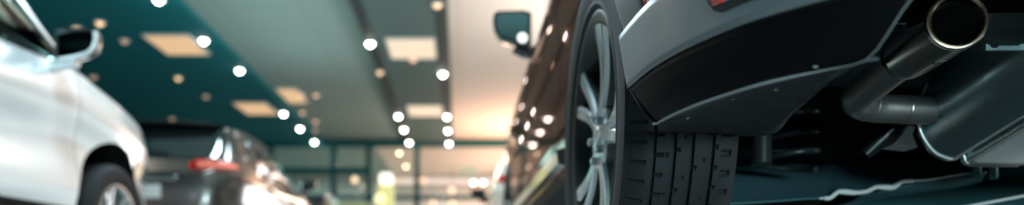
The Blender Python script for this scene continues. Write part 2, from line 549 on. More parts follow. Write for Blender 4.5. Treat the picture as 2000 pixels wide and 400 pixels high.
class Car:
    """one lofted shell per car, split into body, doors, windows; local +Y is forward, y=0 the rear end"""

    def __init__(s, root, cfg):
        s.root, s.c = root, cfg
        s.taper = pchip(cfg['taper'])
        s.zb = pchip(cfg['zb'])
        s.z6 = pchip(cfg['belt'])
        s.w7 = pchip(cfg['w7'])
        s.z7 = pchip(cfg['z7'])
        s.z8 = pchip(cfg['z8'])

    def lower(s, y):
        c = s.c
        w = c['hw'] * s.taper(y)
        zb, z6 = s.zb(y), s.z6(y)
        zz = lambda u: 0.25 + u * (z6 - 0.25)
        c2 = zb + c.get('dz2', 0.04)
        c3 = max(zb + 0.09, zz(0.27))
        c4 = max(c3 + 0.05, zz(0.56))
        c5 = max(c4 + 0.05, zz(0.80))
        q = c.get('side', (0.955, 0.992, 0.975, 1.0, 0.955))
        ctrl = [(w * q[0], c2, 0), (w * q[1], c3, 0), (w * q[2], c4, 0), (w * q[3], c5, 0), (w * q[4], z6, 0)]
        pts = [(0, zb), (w * c.get('b1', 0.86), zb)]
        pts += [(p.x, p.y) for p in catmull(ctrl, 5)]
        return pts

    def ring(s, y):
        pts = s.lower(y)
        nl = len(pts)
        tags = ['bot', 'sill'] + ['side'] * (nl - 3)
        x6, z6 = pts[-1]
        w7 = s.w7(y) * s.c['hw'] * s.taper(y)
        z7, z8 = s.z7(y), s.z8(y)
        fr = [0.05, 0.3, 0.6, 0.82, 1.0]
        tg = ['belt', 'glass', 'glass', 'glass', 'pillar']
        for f, tname in zip(fr, tg):
            pts.append((x6 + (w7 - x6) * f + 0.022 * math.sin(PI * f) * min(1, (z7 - z6) / 0.4), z6 + (z7 - z6) * f))
            tags.append(tname)
        for f, tname in zip([0.94, 0.75, 0.5, 0.25, 0.0], ['rail', 'top', 'top', 'top', 'top']):
            pts.append((w7 * f, z8 - (z8 - z7) * f * f))
            tags.append(tname)
        return pts, tags

    def build(s):
        c = s.c
        L = c['L']
        ys = set(np.round(np.linspace(0, L, c.get('n', 64)), 4))
        for k in (0.02, 0.05, 0.09, 0.14, L - 0.02, L - 0.05, L - 0.09, L - 0.14):
            ys.add(round(k, 4))
        marks = list(c['rear_glass']) + list(c['windscreen']) + list(c['side_glass']) + [v for b in c['pillars'] for v in b] + [v for b in c['doors'] for v in b]
        ys = {y for y in ys if all(abs(y - m_) > 0.02 for m_ in marks)} | {round(m_, 4) for m_ in marks}
        ys = sorted(ys)
        v, f, mi = [], [], []
        ring0, tags = s.ring(ys[0])
        n = len(ring0)
        nn = 2 * n - 2
        for y in ys:
            pts, _ = s.ring(y)
            v += [(x, y, z) for x, z in pts]
            v += [(-x, y, z) for x, z in reversed(pts[1:-1])]
        for i in range(len(ys) - 1):
            ym = (ys[i] + ys[i + 1]) / 2
            zt = s.ring(ym)[0]
            for j in range(nn):
                a, b = i * nn + j, i * nn + (j + 1) % nn
                f.append((a, b, b + nn, a + nn))
                seg = j if j < n - 1 else nn - 1 - j
                tg = tags[seg]
                zm = (zt[seg][1] + zt[seg + 1][1]) / 2
                m_ = 0
                inb = any(b0 < ym < b1 for b0, b1 in c['pillars'])
                if tg == 'glass' and c['side_glass'][0] < ym < c['side_glass'][1]:
                    m_ = 3 if inb else 1
                elif tg == 'top' and (c['rear_glass'][0] < ym < c['rear_glass'][1] or c['windscreen'][0] < ym < c['windscreen'][1]):
                    m_ = 1
                elif tg in ('side', 'belt'):
                    for k, (d0, d1) in enumerate(c['doors']):
                        if d0 < ym < d1 and zm > c['door_z']:
                            m_ = 4 + k
                    if m_ == 0 and zm < c.get('clad', 0):
                        m_ = 3
                elif tg in ('bot', 'sill'):
                    m_ = 3
                mi.append(m_)
        # end caps: strips between mirrored points
        for base, flip in ((0, False), ((len(ys) - 1) * nn, True)):
            for j in range(n - 1):
                la = base + j
                lb = base + j + 1
                ra = base + (nn - j) % nn
                rb = base + (nn - j - 1) % nn
                q = [la, lb, rb, ra]
                q = [x for k, x in enumerate(q) if x not in q[:k]]
                if len(q) > 2:
                    f.append(tuple(q if flip else reversed(q)))
                    mi.append(0)
        me = bpy.data.meshes.new('body')
        me.from_pydata(v, [], f)
        me.polygons.foreach_set('material_index', mi)
        me.update()
        bm = bmesh.new()
        bm.from_mesh(me)
        bmesh.ops.recalc_face_normals(bm, faces=bm.faces[:])
        bm.to_mesh(me)
        bm.free()
        mats = [c['paint'], c['glass'], M['liner'], M['clad'], c['paint'], c['paint']]
        for m_ in mats:
            me.materials.append(m_)
        o = bpy.data.objects.new('body', me)
        COL.objects.link(o)
        cut = []
        for y in c['axles']:
            for sx in (-1, 1):
                r = c['arch']
                mb = MB()
                k = 56
                x0, x1 = sx * (c['hw'] - 0.34), sx * (c['hw'] + 0.3)
                rows = [[(x, y + r * math.cos(2 * PI * q / k), c['R'] - 0.01 + r * math.sin(2 * PI * q / k)) for q in range(k)] for x in (x0, x1)]
                mb.grid(rows, closed_v=True)
                mb.f.append(tuple(range(k)))
                mb.f.append(tuple(reversed(range(k, 2 * k))))
                cm = fix(mesh('cutter', mb.v, mb.f))
                for m_ in mats:
                    cm.materials.append(m_)
                cm.polygons.foreach_set('material_index', [2] * len(cm.polygons))
                co = bpy.data.objects.new('cutter', cm)
                COL.objects.link(co)
                cut.append(co)
                md = o.modifiers.new('arch', 'BOOLEAN')
                md.operation = 'DIFFERENCE'
                md.solver = 'EXACT'
                md.object = co
        dg = bpy.context.evaluated_depsgraph_get()
        dg.update()
        me2 = bpy.data.meshes.new_from_object(o.evaluated_get(dg))
        o.modifiers.clear()
        o.data = me2
        bpy.data.meshes.remove(me)
        for co in cut:
            cm = co.data
            bpy.data.objects.remove(co)
            bpy.data.meshes.remove(cm)
        o.parent = s.root
        o.name = 'body'
        s.body = o
        # ---- lift windows and doors off the shell
        bm = bmesh.new()
        bm.from_mesh(me2)
        todo = {fc for fc in bm.faces if fc.material_index in (1, 4, 5)}
        comps = []
        while todo:
            st = [todo.pop()]
            k = st[0].material_index
            comp = set(st)
            while st:
                fc = st.pop()
                for e in fc.edges:
                    for g in e.link_faces:
                        if g in todo and g.material_index == k:
                            todo.discard(g)
                            comp.add(g)
                            st.append(g)
            comps.append((k, comp))
        s.doors, s.windows = [], []
        for k, comp in comps:
            idx, vv, ff = {}, [], []
            for fc in comp:
                for q in fc.verts:
                    if q.index not in idx:
                        idx[q.index] = len(vv)
                        vv.append(q.co.copy())
                ff.append([idx[q.index] for q in fc.verts])
            cx = sum(p.x for p in vv) / len(vv)
            cy = sum(p.y for p in vv) / len(vv)
            if k == 1:
                nm = ('windscreen' if cy > L * 0.5 else 'rear_window') if abs(cx) < 0.2 else 'side_window'
                pm = mesh(nm, vv, ff)
                w = link(nm, pm, c['glass'], s.root, angle=50)
                md = w.modifiers.new('thickness', 'SOLIDIFY')
                md.thickness = 0.004
                md.offset = -1
                s.windows.append((w, cx, cy))
            else:
                pm = mesh('door', vv, ff)
                b2 = bmesh.new()
                b2.from_mesh(pm)
                bmesh.ops.inset_region(b2, faces=b2.faces[:], thickness=0.005, use_boundary=True)
                for q in b2.verts:
                    if q.is_boundary:
                        q.co.x -= math.copysign(0.014, cx)
                b2.to_mesh(pm)
                b2.free()
                s.doors.append((link('door', pm, c['paint'], s.root, angle=40), cx, cy))
        bmesh.ops.delete(bm, geom=[fc for fc in bm.faces if fc.material_index in (1, 4, 5)], context='FACES')
        bm.to_mesh(me2)
        bm.free()
        me2.polygons.foreach_set('use_smooth', [True] * len(me2.polygons))
        me2.set_sharp_from_angle(angle=R(38))
        return s

    # a patch that follows the body skin: y range on the side, z range
    def skin(s, sx, y, z, off=0.0):
        return Vector((sx * (w_at(s.lower(y), z) + off), y, z))

    def strip(s, name, m, sx, pts, hz, off=0.012, parent=None):
        """moulding of half height hz along (y,z) points on the flank"""
        rows = []
        for y, z in pts:
            a, b = s.skin(sx, y, z - hz, -0.004), s.skin(sx, y, z + hz, -0.004)
            c_, d_ = s.skin(sx, y, z - hz * 0.7, off), s.skin(sx, y, z + hz * 0.7, off)
            rows.append([a, c_, d_, b])
        mb = MB()
        mb.grid(rows, closed_v=True)
        k = len(rows)
        mb.f.append((0, 1, 2, 3))
        mb.f.append(tuple((k - 1) * 4 + i for i in (3, 2, 1, 0)))
        return mb.build(name, m, parent or s.root, angle=30)

    def tail_lamp(s, sx, z0, z1, y1, xin, name='tail_lamp', m=None, off=0.014, parent=None, taperz=0.5, y0=0.0):
        """lamp wrapping the rear corner: from xin on the tail face round to y1 on the flank"""
        path = []
        zc = (z0 + z1) / 2
        xo = w_at(s.lower(0.0), zc)
        for x in np.linspace(xin, xo - 0.02, 7):
            path.append(('b', x))
        for y in np.linspace(0.0, 1.0, 12) ** 1.5 * y1:
            path.append(('s', y))
        rows = []
        n = len(path)
        for i, (k, q) in enumerate(path):
            f = i / (n - 1)
            hh = (z1 - z0) / 2 * (1 - (1 - taperz) * abs(2 * f - 0.9) ** 1.5)
            hh = max(hh, 0.006)
            r = []
            for u in (-1, -0.8, 0, 0.8, 1):
                z = zc + u * hh + 0.02 * f
                o_ = off * (1 if abs(u) < 0.95 else -0.3)
                if i in (0, n - 1):
                    o_ = -0.01
                if k == 'b':
                    r.append(Vector((sx * q, -o_, z)))
                else:
                    xx = w_at(s.lower(q), z)
                    dn = 1.0 if q > 0.1 else q / 0.1
                    r.append(Vector((sx * (xx + o_ * (0.4 + 0.6 * dn)), q - o_ * (1 - dn), z)))
            rows.append(r)
        return MB().grid(rows).build(name, m or M['red_lens'], parent or s.root, angle=60)


# ------------------------------------------------------------------ wheels
def tyre_mesh(Rt, half, rr, detail):
    """tyre around the X axis, outer face at +X"""
    mb = MB()
    if detail:
        pitch, per = 68, 8
        N = pitch * per
        gro = [(-0.70, -0.57), (-0.29, -0.18), (0.047, 0.17), (0.43, 0.57)]  # groove bands across the tread, outer side first
        fr = set(np.round(np.linspace(-1, 1, 41), 3))
        for a, b in gro:
            for q in (a - 0.012, a, a + 0.015, b - 0.015, b, b + 0.012):
                fr.add(round(q, 3))
        for q in (-0.99, -0.74, -0.43, -0.41, -0.35, -0.11, -0.09, 0.0, 0.23, 0.25, 0.37, 0.63, 0.65, 0.72, 0.93):
            fr.add(q)
        fr = sorted(fr)
    else:
        N = 96
        fr = [-1, -0.8, -0.5, -0.44, -0.42, -0.2, -0.03, 0, 0.03, 0.2, 0.42, 0.44, 0.5, 0.8, 1]
        gro = [(-0.45, -0.41), (-0.02, 0.02), (0.41, 0.45)]
    tw = half * 0.935

    def rad(f):
        return Rt - 0.0035 * f * f - 0.011 * max(0, abs(f) - 0.72) ** 1.5 / 0.28**1.5

    def cut(f, k):
        for a, b in gro:
            if a <= f <= b:
                return 0.009
        if not detail:
            return 0
        q = k % per
        kk = k // per
        if f < -0.74 and q == 0:
            return 0.006
        if -0.57 < f <= -0.42 and q == 3:
            return 0.006
        if -0.36 < f < -0.29 and kk % 2 == 0 and q == 3:
            return 0.006
        if -0.18 < f <= -0.10 and kk % 2 == 0 and q == 5:
            return 0.006
        if -0.01 <= f < 0.047 and kk % 2 and q == 2:
            return 0.006
        if 0.17 < f <= 0.24 and kk % 2 and q == 6:
            return 0.006
        if 0.36 <= f < 0.43 and kk % 2 == 0 and q == 1:
            return 0.006
        if 0.57 < f <= 0.64 and q == 6:
            return 0.006
        if 0.72 <= f <= 0.94 and q in (3, 4):
            return 0.006
        return 0

    def tread_x(f):
        return -f * tw  # f=-1 is the outer (+X) side

    side = [(half * 0.86, rr), (half * 0.98, rr + 0.008), (half * 1.05, rr + 0.035), (half * 1.09, rr + (Rt - rr) * 0.5), (half * 1.06, rr + (Rt - rr) * 0.78), (half * 0.995, Rt - 0.022)]
    if detail:  # a raised rim protector ring
        side.insert(2, (half * 1.03, rr + 0.016))
        side.insert(3, (half * 1.055, rr + 0.020))
        side.insert(4, (half * 1.035, rr + 0.026))
    rows = []
    for k in range(N):
        a = 2 * PI * k / N
        prof = [(x, r) for x, r in side]
        # small serration of the shoulder where the outer sipes run out
        prof += [(tread_x(f), rad(f) - cut(f, k)) for f in fr]
        prof += [(-x, r) for x, r in reversed(side)]
        rows.append([(x, r * math.cos(a), r * math.sin(a)) for x, r in prof])
    mb.grid(rows, closed_u=True)
    me = fix(mesh('tyre', mb.v, mb.f))
    return me


def make_wheel(parent, Rt, half, rr, detail=False, dark=False, spokes=5, twin=10.5, face='alloy'):
    """wheel at origin, axis X, outer face +X; returns the rim object with sub-parts"""
    rim = MB()
    h = half
    rim.lathe([(h * 0.98, rr + 0.010), (h * 0.99, rr + 0.006), (h * 1.0, rr - 0.004), (h * 0.95, rr - 0.012), (h * 0.86, rr - 0.018), (h * 0.45, rr - 0.032), (-h * 0.9, rr - 0.030), (-h * 1.0, rr + 0.006)], (0, 0, 0), (1, 0, 0), 72)
    w = rim.build('wheel', M['alloy_dark' if dark else face], parent, angle=40, fixn=True)
    sp = MB()
    for k in range(spokes):
        for sgn in (-1, 1):
            a0 = 2 * PI * k / spokes + 0.25 + sgn * R(5.5)
            a1 = 2 * PI * k / spokes + 0.25 + sgn * R(twin)
            rows = []
            for i in range(9):
                f = i / 8
                r = 0.048 + (rr - 0.018 - 0.048) * f
                a = a0 + (a1 - a0) * f
                xx = h * (0.84 - 0.06 * math.sin(PI * min(1, f * 1.15)) + 0.10 * f**2.2)
                wd = 0.017 - 0.003 * f + 0.006 * f**4
                dp = 0.030 - 0.008 * f
                c = Vector((0, math.cos(a), math.sin(a))) * r
                tn = Vector((0, -math.sin(a), math.cos(a)))
                X = Vector((1, 0, 0))
                rows.append([c + X * (xx) + tn * wd * 0.62, c + X * (xx - 0.007) + tn * wd, c + X * (xx - dp) + tn * wd * 0.8, c + X * (xx - dp) - tn * wd * 0.8, c + X * (xx - 0.007) - tn * wd, c + X * xx - tn * wd * 0.62])
            b0 = len(sp.v)
            sp.grid(rows, closed_v=True)
            sp.f.append(tuple(b0 + j for j in range(6)))
            sp.f.append(tuple(b0 + 8 * 6 + j for j in range(6)))
    sp.build('spokes', M[face], w, angle=30)
    hub = MB().lathe([(h * 0.45, 0.075), (h * 0.76, 0.074), (h * 0.82, 0.066), (h * 0.84, 0.034), (h * 0.88, 0.030), (h * 0.90, 0.022), (h * 0.90, 1e-4)], (0, 0, 0), (1, 0, 0), 40)
    for k in range(5):
        a = 2 * PI * k / 5 + 0.25 + PI / 5
        hub.lathe([(h * 0.78, 0.010), (h * 0.94, 0.0095), (h * 0.97, 0.006), (h * 0.97, 1e-4)], (0, 0.050 * math.cos(a), 0.050 * math.sin(a)), (1, 0, 0), 6)
    hub.build('hub', M['alloy'], w, angle=30)
    link('tyre', tyre_mesh(Rt, half, rr, detail), M['rubber'], w, angle=28)
    MB().lathe([(h * 0.05, 0.06), (h * 0.05, rr * 0.68), (-h * 0.15, rr * 0.68), (-h * 0.15, 0.06)], (0, 0, 0), (1, 0, 0), 48).build('brake_disc', M['disc'], w)
    cal = MB()
    rows = []
    for a in np.linspace(-0.45, 0.45, 8):
        rows.append([(x, r * math.cos(a), r * math.sin(a)) for x, r in ((h * 0.32, rr * 0.45), (h * 0.32, rr * 0.76), (-h * 0.4, rr * 0.78), (-h * 0.4, rr * 0.45))])
    cal.grid(rows, closed_v=True)
    cal.f.append((0, 1, 2, 3))
    cal.f.append((28, 29, 30, 31))
    cal.build('brake_caliper', M['soot'], w)
    return w


def put_wheels(car, proto, track_off=0.0, skip_first=None):
    """copies of the wheel at all four corners; proto itself is used for the first"""
    c = car.c
    first = True
    for y in c['axles']:
        for sx in (-1, 1):
            w = proto if first else copy_tree(proto, car.root)
            first = False
            half = c['half']
            w.location = (sx * (c['hw'] - half - 0.012 - track_off), y, c['R'])
            w.rotation_euler = (0.37 * (1 + sx) + y, 0, 0 if sx > 0 else PI)


def door_mirror(car, sx, y, z, m_house, reach=0.24, wide=0.20, tall=0.15, m_glass=None, trim=None, x_in=None):
    """housing + arm + mirror glass on its rear face"""
    x0 = (x_in if x_in is not None else w_at(car.lower(y), z - 0.12) - 0.03)
    out = [(-0.50, 0.44), (-0.30, 0.5), (0.38, 0.48), (0.48, 0.40), (0.5, 0.16), (0.44, -0.12), (0.30, -0.30), (0.0, -0.42), (-0.40, -0.50), (-0.5, -0.42)]
    cx = x0 + reach - wide / 2
    rows = []
    for dy, sc_ in ((0.004, 0.90), (0.0, 1.0), (0.03, 1.02), (0.07, 0.94), (0.10, 0.76), (0.125, 0.45), (0.132, 0.12)):
        rows.append([Vector((sx * (cx + px * wide * sc_), y + dy, z + pz * tall * sc_)) for px, pz in out])
    mb = MB()
    mb.grid(rows, closed_v=True)
    mb.f.append(tuple(range(len(out))))
    mb.f.append(tuple((len(rows) - 1) * len(out) + i for i in range(len(out))))
    h = mb.build('door_mirror', m_house, car.root, angle=50)
    g = MB()
    pts = [Vector((sx * (cx + px * wide * 0.86), y - 0.003, z + pz * tall * 0.84)) for px, pz in out]
    pts2 = [p + Vector((0, 0.006, 0)) for p in pts]
    g.grid([pts, pts2], closed_v=True)
    g.f.append(tuple(range(len(out))))
    g.build('mirror_glass', m_glass or M['chrome'], h)
    a = MB()
    a.tube([(sx * (x0 - 0.02), y + 0.05, z - tall * 0.62), (sx * (x0 + 0.05), y + 0.05, z - tall * 0.60), (sx * (cx - 0.1 * wide), y + 0.05, z - tall * 0.45)], [0.035, 0.028, 0.03], 12)
    a.build('mirror_arm', trim or m_house, h)
    if trim:
        tb = MB()
        tb.tube([Vector((sx * (cx + px * wide * 0.97), y - 0.004, z + pz * tall * 0.97)) for px, pz in out[3:9]], 0.010, 10)
        tb.build('mirror_edge_trim', trim, h)
    return h


def door_handle(car, sx, y, z, m):
    p = [car.skin(sx, y + dy, z, o_) for dy, o_ in ((-0.09, 0.0), (-0.07, 0.035), (0, 0.038), (0.07, 0.032), (0.09, 0.0))]
    return MB().tube(p, [0.014, 0.013, 0.012, 0.013, 0.014], 10).build('door_handle', m, car.root)


def plate(car, m, z=0.75, w=0.26):
    return MB().box((-w, -0.025, z - 0.06), (w, -0.004, z + 0.06)).build('number_plate', m, car.root, smooth=False, bevel=0.004)


def suv_cfg(**kw):
    L = kw['L']
    belt, roof, hood = kw.get('belt_z', 1.08), kw.get('roof_z', 1.62), kw.get('hood_z', 1.02)
    ws0, ws1 = kw.get('ws', (L - 2.05, L - 1.25))
    rg0, rg1 = kw.get('rg', (0.10, 0.52))
    c = dict(
        L=L, hw=0.92, R=0.345, arch=0.405, half=0.112, n=66,
        taper=[(0, 0.66), (0.04, 0.78), (0.12, 0.89), (0.28, 0.965), (0.6, 0.995), (1.0, 1.0), (L - 1.0, 1.0), (L - 0.6, 0.975), (L - 0.35, 0.93), (L - 0.15, 0.83), (L - 0.05, 0.70), (L, 0.58)],
        zb=[(0, 0.36), (0.25, 0.28), (0.8, 0.22), (L - 0.8, 0.22), (L - 0.2, 0.25), (L, 0.34)],
        belt=[(0, belt - 0.12), (0.12, belt - 0.02), (0.5, belt + 0.02), (ws0, belt - 0.01), (ws1, belt - 0.02), (ws1 + 0.3, hood), (L - 0.45, hood - 0.06), (L - 0.2, hood - 0.14), (L - 0.07, hood - 0.24), (L, hood - 0.36)],
        w7=[(0, 0.9), (0.12, 0.88), (rg1, 0.76), (1.6, 0.775), (ws0, 0.76), (ws1, 0.80), (ws1 + 0.3, 0.80), (L, 0.80)],
        z7=[(0, belt - 0.11), (rg0, belt - 0.0), (rg1, roof - 0.075), (rg1 + 0.5, roof - 0.045), (ws0 - 0.5, roof - 0.045), (ws0, roof - 0.09), (ws1, belt + 0.005), (ws1 + 0.3, hood + 0.02), (L - 0.45, hood - 0.035), (L - 0.2, hood - 0.115), (L - 0.07, hood - 0.22), (L, hood - 0.345)],
        z8=[(0, belt - 0.10), (rg0, belt + 0.02), (rg1, roof - 0.04), (rg1 + 0.5, roof), (ws0 - 0.5, roof), (ws0, roof - 0.045), (ws1, belt + 0.035), (ws1 + 0.3, hood + 0.05), (L - 0.45, hood - 0.005), (L - 0.2, hood - 0.09), (L - 0.07, hood - 0.205), (L, hood - 0.34)],
        rear_glass=(rg0 + 0.02, rg1 - 0.03), windscreen=(ws0 + 0.02, ws1 - 0.02), side_glass=(rg1 + 0.18, ws1 - 0.12),
        pillars=[(ws0 - 0.72, ws0 - 0.62)],
        doors=[(ws0 - 0.66, ws1 + 0.02), (ws0 - 1.50, ws0 - 0.68)], door_z=0.40, clad=0.0,
        axles=(0.85, L - 0.9), paint=M['silver'], glass=M['glass_dark'],
    )
    c.update({k: v for k, v in kw.items() if k in c or k in ('side',)})
    if 'pillars' not in kw:
        pass
    return c


# ================================================================== SILVER CAR (nearest the camera on the aisle)
SX, SY = -2.98, 0.80
root = thing('car', 'silver crossover parked alongside the aisle, white flank and steering wheel in view', 'car', (SX, SY, 0))
cfg = suv_cfg(L=4.45, belt_z=1.17, roof_z=1.70, hood_z=1.11, R=0.365, arch=0.50, paint=M['silver'], glass=M['glass_clear'], axles=(0.80, 3.52), ws=(2.08, 3.05), rg=(0.12, 0.62))
cfg['hw'] = 0.94
cfg['side'] = (0.945, 1.0, 0.958, 1.0, 0.968)
cfg['taper'] = [k if k[0] < 3.8 else {3.85: (3.85, 0.962), 4.1: (4.1, 0.90), 4.3: (4.3, 0.79), 4.4: (4.4, 0.66), 4.45: (4.45, 0.54)}[round(k[0], 2)] for k in cfg['taper']]
cfg['w7'] = [(0, 0.9), (0.12, 0.88), (0.62, 0.80), (1.5, 0.86), (2.08, 0.90), (2.6, 0.965), (3.05, 0.98), (3.3, 0.93), (3.6, 0.88), (4.45, 0.80)]
cfg['belt'] = [(0, 1.02), (0.12, 1.11), (0.5, 1.115), (2.0, 1.09), (2.5, 1.125), (3.05, 1.17), (3.28, 1.135), (3.6, 1.09), (4.0, 1.03), (4.25, 0.95), (4.38, 0.85), (4.45, 0.72)]
silver = Car(root, cfg).build()
wh = make_wheel(root, 0.365, 0.112, 0.235, face='alloy')
put_wheels(silver, wh)
for sx in (-1, 1):
    door_mirror(silver, sx, 2.78, 1.22, M['black_paint'], reach=0.29, wide=0.21, tall=0.16, trim=M['silver'], m_glass=M['mirror'], x_in=0.88)
    door_handle(silver, sx, 2.0, 0.95, M['clad'])
    door_handle(silver, sx, 0.95, 0.96, M['clad'])
    silver.strip('sill_trim', M['clad'], sx, [(y, 0.40) for y in np.linspace(1.28, 2.95, 14)], 0.028)
    silver.tail_lamp(sx, 0.88, 1.0, 0.3, 0.35)
    # head lamp on the front corner
    rows = []
    for y in np.linspace(3.85, 4.42, 8):
        rows.append([silver.skin(sx, y, z, 0.008) for z in np.linspace(0.70, 0.80, 5)])
    MB().grid(rows).build('head_lamp', M['chrome'], root)
plate(silver, M['plate'])
MB().box((-0.45, 4.43, 0.40), (0.45, 4.475, 0.66)).build('grille', M['clad'], root, smooth=False, bevel=0.02)
# cabin
rows = []
for x in np.linspace(-0.76, 0.76, 13):
    bow = 0.10 * (1 - (x / 0.76) ** 2)
    rows.append([(x, 2.55 + bow, 0.70), (x, 2.60 + bow, 1.02), (x, 2.66 + bow, 1.16), (x, 2.72 + bow, 1.195), (x, 2.86 + bow * 0.6, 1.18), (x, 2.88 + bow * 0.6, 1.02), (x, 2.80 + bow, 0.6)])
MB().grid(rows, closed_v=True).build('dashboard', M['dash'], root, angle=60)
cen = Vector((0.69, 2.52, 1.20))
ax = Vector((0, -0.9, 0.42)).normalized()
u = Vector((1, 0, 0))
w_ = ax.cross(u)
pts = [cen + (u * math.cos(a) + w_ * math.sin(a)) * 0.165 for a in np.linspace(0, 2 * PI, 41)]
st = MB().tube(pts, 0.016, 12, cap=False)
sw = st.build('steering_wheel', M['steer'], root)
sp = MB()
for a in (R(0), R(180), R(-90)):
    sp.tube([cen - ax * 0.03 + (u * math.cos(a) + w_ * math.sin(a)) * 0.05, cen + (u * math.cos(a) + w_ * math.sin(a)) * 0.16], [0.022, 0.013], 10)
sp.lathe([(-0.05, 1e-4), (-0.05, 0.065), (0.0, 0.06), (0.012, 0.04), (0.014, 1e-4)], cen, ax, 24)
sp.build('wheel_boss', M['steer'], sw)
MB().tube([cen - ax * 0.04, cen - ax * 0.35], 0.03, 12).build('steering_column', M['seat_fabric'], sw)
for x in (-0.42, 0.42):
    b = MB()
    b.box((x - 0.25, 1.10, 0.42), (x + 0.25, 1.62, 0.58))
    s_ = b.build('seat', M['seat_fabric'], root, bevel=0.05)
    MB().add([(x - 0.25, 1.06, 0.5), (x + 0.25, 1.06, 0.5), (x + 0.25, 1.2, 0.52), (x - 0.25, 1.2, 0.52), (x - 0.2, 0.82, 1.16), (x + 0.2, 0.82, 1.16), (x + 0.2, 0.93, 1.18), (x - 0.2, 0.93, 1.18)],
             [(0, 3, 2, 1), (4, 5, 6, 7), (0, 1, 5, 4), (1, 2, 6, 5), (2, 3, 7, 6), (3, 0, 4, 7)]).build('backrest', M['seat_fabric'], s_, bevel=0.04)
    MB().box((x - 0.13, 0.80, 1.20), (x + 0.13, 0.90, 1.38)).build('headrest', M['seat_fabric'], s_, bevel=0.04)

# ================================================================== DARK HATCHBACK behind it
HX, HY = -2.90, 6.35
root = thing('car', 'dark grey hatchback with red tail lamp, parked beyond the silver car', 'car', (HX, HY, 0))
cfg = suv_cfg(L=4.3, belt_z=1.08, roof_z=1.55, hood_z=1.0, paint=M['gunmetal'], glass=M['glass_dark'], rg=(0.14, 0.66), ws=(2.0, 3.0), axles=(0.82, 3.42))
hatch = Car(root, cfg).build()
put_wheels(hatch, make_wheel(root, 0.345, 0.112, 0.23))
for sx in (-1, 1):
    l = hatch.tail_lamp(sx, 0.985, 1.075, 0.30, 0.50, m=M['red_lens'])
    hatch.tail_lamp(sx, 1.0, 1.058, 0.24, 0.60, name='lit_lens', m=M['red_lit'], off=0.024, parent=l)  # paler strip: a pinkish reflection put into the lens colour
    door_mirror(hatch, sx, 2.72, 1.17, M['black_paint'], m_glass=M['glass_dark'])
    door_handle(hatch, sx, 2.2, 0.93, M['chrome'])
    door_handle(hatch, sx, 1.2, 0.94, M['chrome'])
    hatch.strip('sill_trim', M['clad'], sx, [(y, 0.34) for y in np.linspace(1.3, 2.95, 10)], 0.03)
    MB().lathe([(0, 0.03), (-0.04, 0.034), (-0.04, 0.026), (0.0, 0.024)], (sx * 0.5, 0.0, 0.42), (0, 1, 0), 20).build('exhaust_tip', M['chrome'], root)
plate(hatch, M['plate'], 0.80)
MB().box((-0.40, -0.02, 0.895), (0.40, -0.002, 0.93)).build('tailgate_trim', M['chrome'], root, smooth=False, bevel=0.004)
rows = []
for x in np.linspace(-0.60, 0.60, 9):
    b_ = 0.05 * (x / 0.6) ** 2
    rows.append([(x, 0.50 + b_, 1.535 - 0.06 * x * x), (x, 0.42 + b_, 1.515 - 0.06 * x * x), (x, 0.44 + b_, 1.495 - 0.06 * x * x), (x, 0.70 + b_, 1.51 - 0.06 * x * x)])
MB().grid(rows, closed_v=True).build('roof_spoiler', M['gunmetal'], root)
MB().tube([(-0.2, 0.17, 1.13), (0.0, 0.22, 1.2), (0.25, 0.20, 1.17)], 0.008, 8).build('rear_wiper', M['clad'], root)

# ================================================================== BLACK CAR farther down the same row
root = thing('car', 'black hatchback farthest down the row, partly hidden behind the dark grey hatchback', 'car', (-3.0, 11.7, 0))
cfg = suv_cfg(L=4.2, belt_z=1.05, roof_z=1.50, hood_z=0.98, paint=M['black_paint'], rg=(0.12, 0.62), ws=(2.0, 2.95), axles=(0.8, 3.3))
far = Car(root, cfg).build()
put_wheels(far, make_wheel(root, 0.335, 0.108, 0.22))
for sx in (-1, 1):
    far.tail_lamp(sx, 0.93, 1.04, 0.34, 0.32)
    door_mirror(far, sx, 2.68, 1.12, M['black_paint'], m_glass=M['glass_dark'])
    door_handle(far, sx, 2.1, 0.9, M['chrome'])
plate(far, M['plate'], 0.76)

# ================================================================== PALE CAR ahead of the SUV
root = thing('car', 'pale beige car just ahead of the brown SUV, mostly hidden behind it', 'car', (1.25, 6.6, 0))
cfg = suv_cfg(L=4.4, belt_z=1.03, roof_z=1.47, hood_z=0.98, paint=M['beige_paint'], rg=(0.14, 0.75), ws=(1.95, 3.0), axles=(0.85, 3.5))
pale = Car(root, cfg).build()
put_wheels(pale, make_wheel(root, 0.335, 0.108, 0.22))
for sx in (-1, 1):
    pale.tail_lamp(sx, 0.90, 1.02, 0.34, 0.32)
    door_mirror(pale, sx, 2.75, 1.10, M['bronze'], m_glass=M['glass_dark'])
    door_handle(pale, sx, 2.15, 0.88, M['chrome'])
plate(pale, M['plate'], 0.76)

# ================================================================== THE SUV whose tail fills the frame
UX, UY = 1.195, 0.56
root = thing('car', 'large brown and grey SUV seen from below its rear bumper and exhaust tip', 'car', (UX, UY, 0))
L = 4.60
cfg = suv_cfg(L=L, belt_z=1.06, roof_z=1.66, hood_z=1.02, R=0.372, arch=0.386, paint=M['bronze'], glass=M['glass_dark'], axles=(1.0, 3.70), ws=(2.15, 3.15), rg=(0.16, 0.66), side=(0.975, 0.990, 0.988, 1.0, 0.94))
cfg['hw'] = 0.92
cfg['half'] = 0.092
cfg['taper'] = [(0, 0.61), (0.06, 0.635), (0.14, 0.79), (0.24, 0.90), (0.36, 0.957), (0.46, 0.982), (0.60, 0.995), (0.8, 1.0), (L - 1.0, 1.0), (L - 0.6, 0.975), (L - 0.35, 0.93), (L - 0.15, 0.83), (L - 0.05, 0.70), (L, 0.58)]
cfg['zb'] = [(0, 0.456), (0.90, 0.456), (1.02, 0.34), (L - 0.8, 0.30), (L - 0.2, 0.32), (L, 0.38)]
cfg['b1'], cfg['dz2'] = 0.955, 0.008
cfg['door_z'] = 0.46
cfg['clad'] = 0.36
suv = Car(root, cfg)
suv.build()
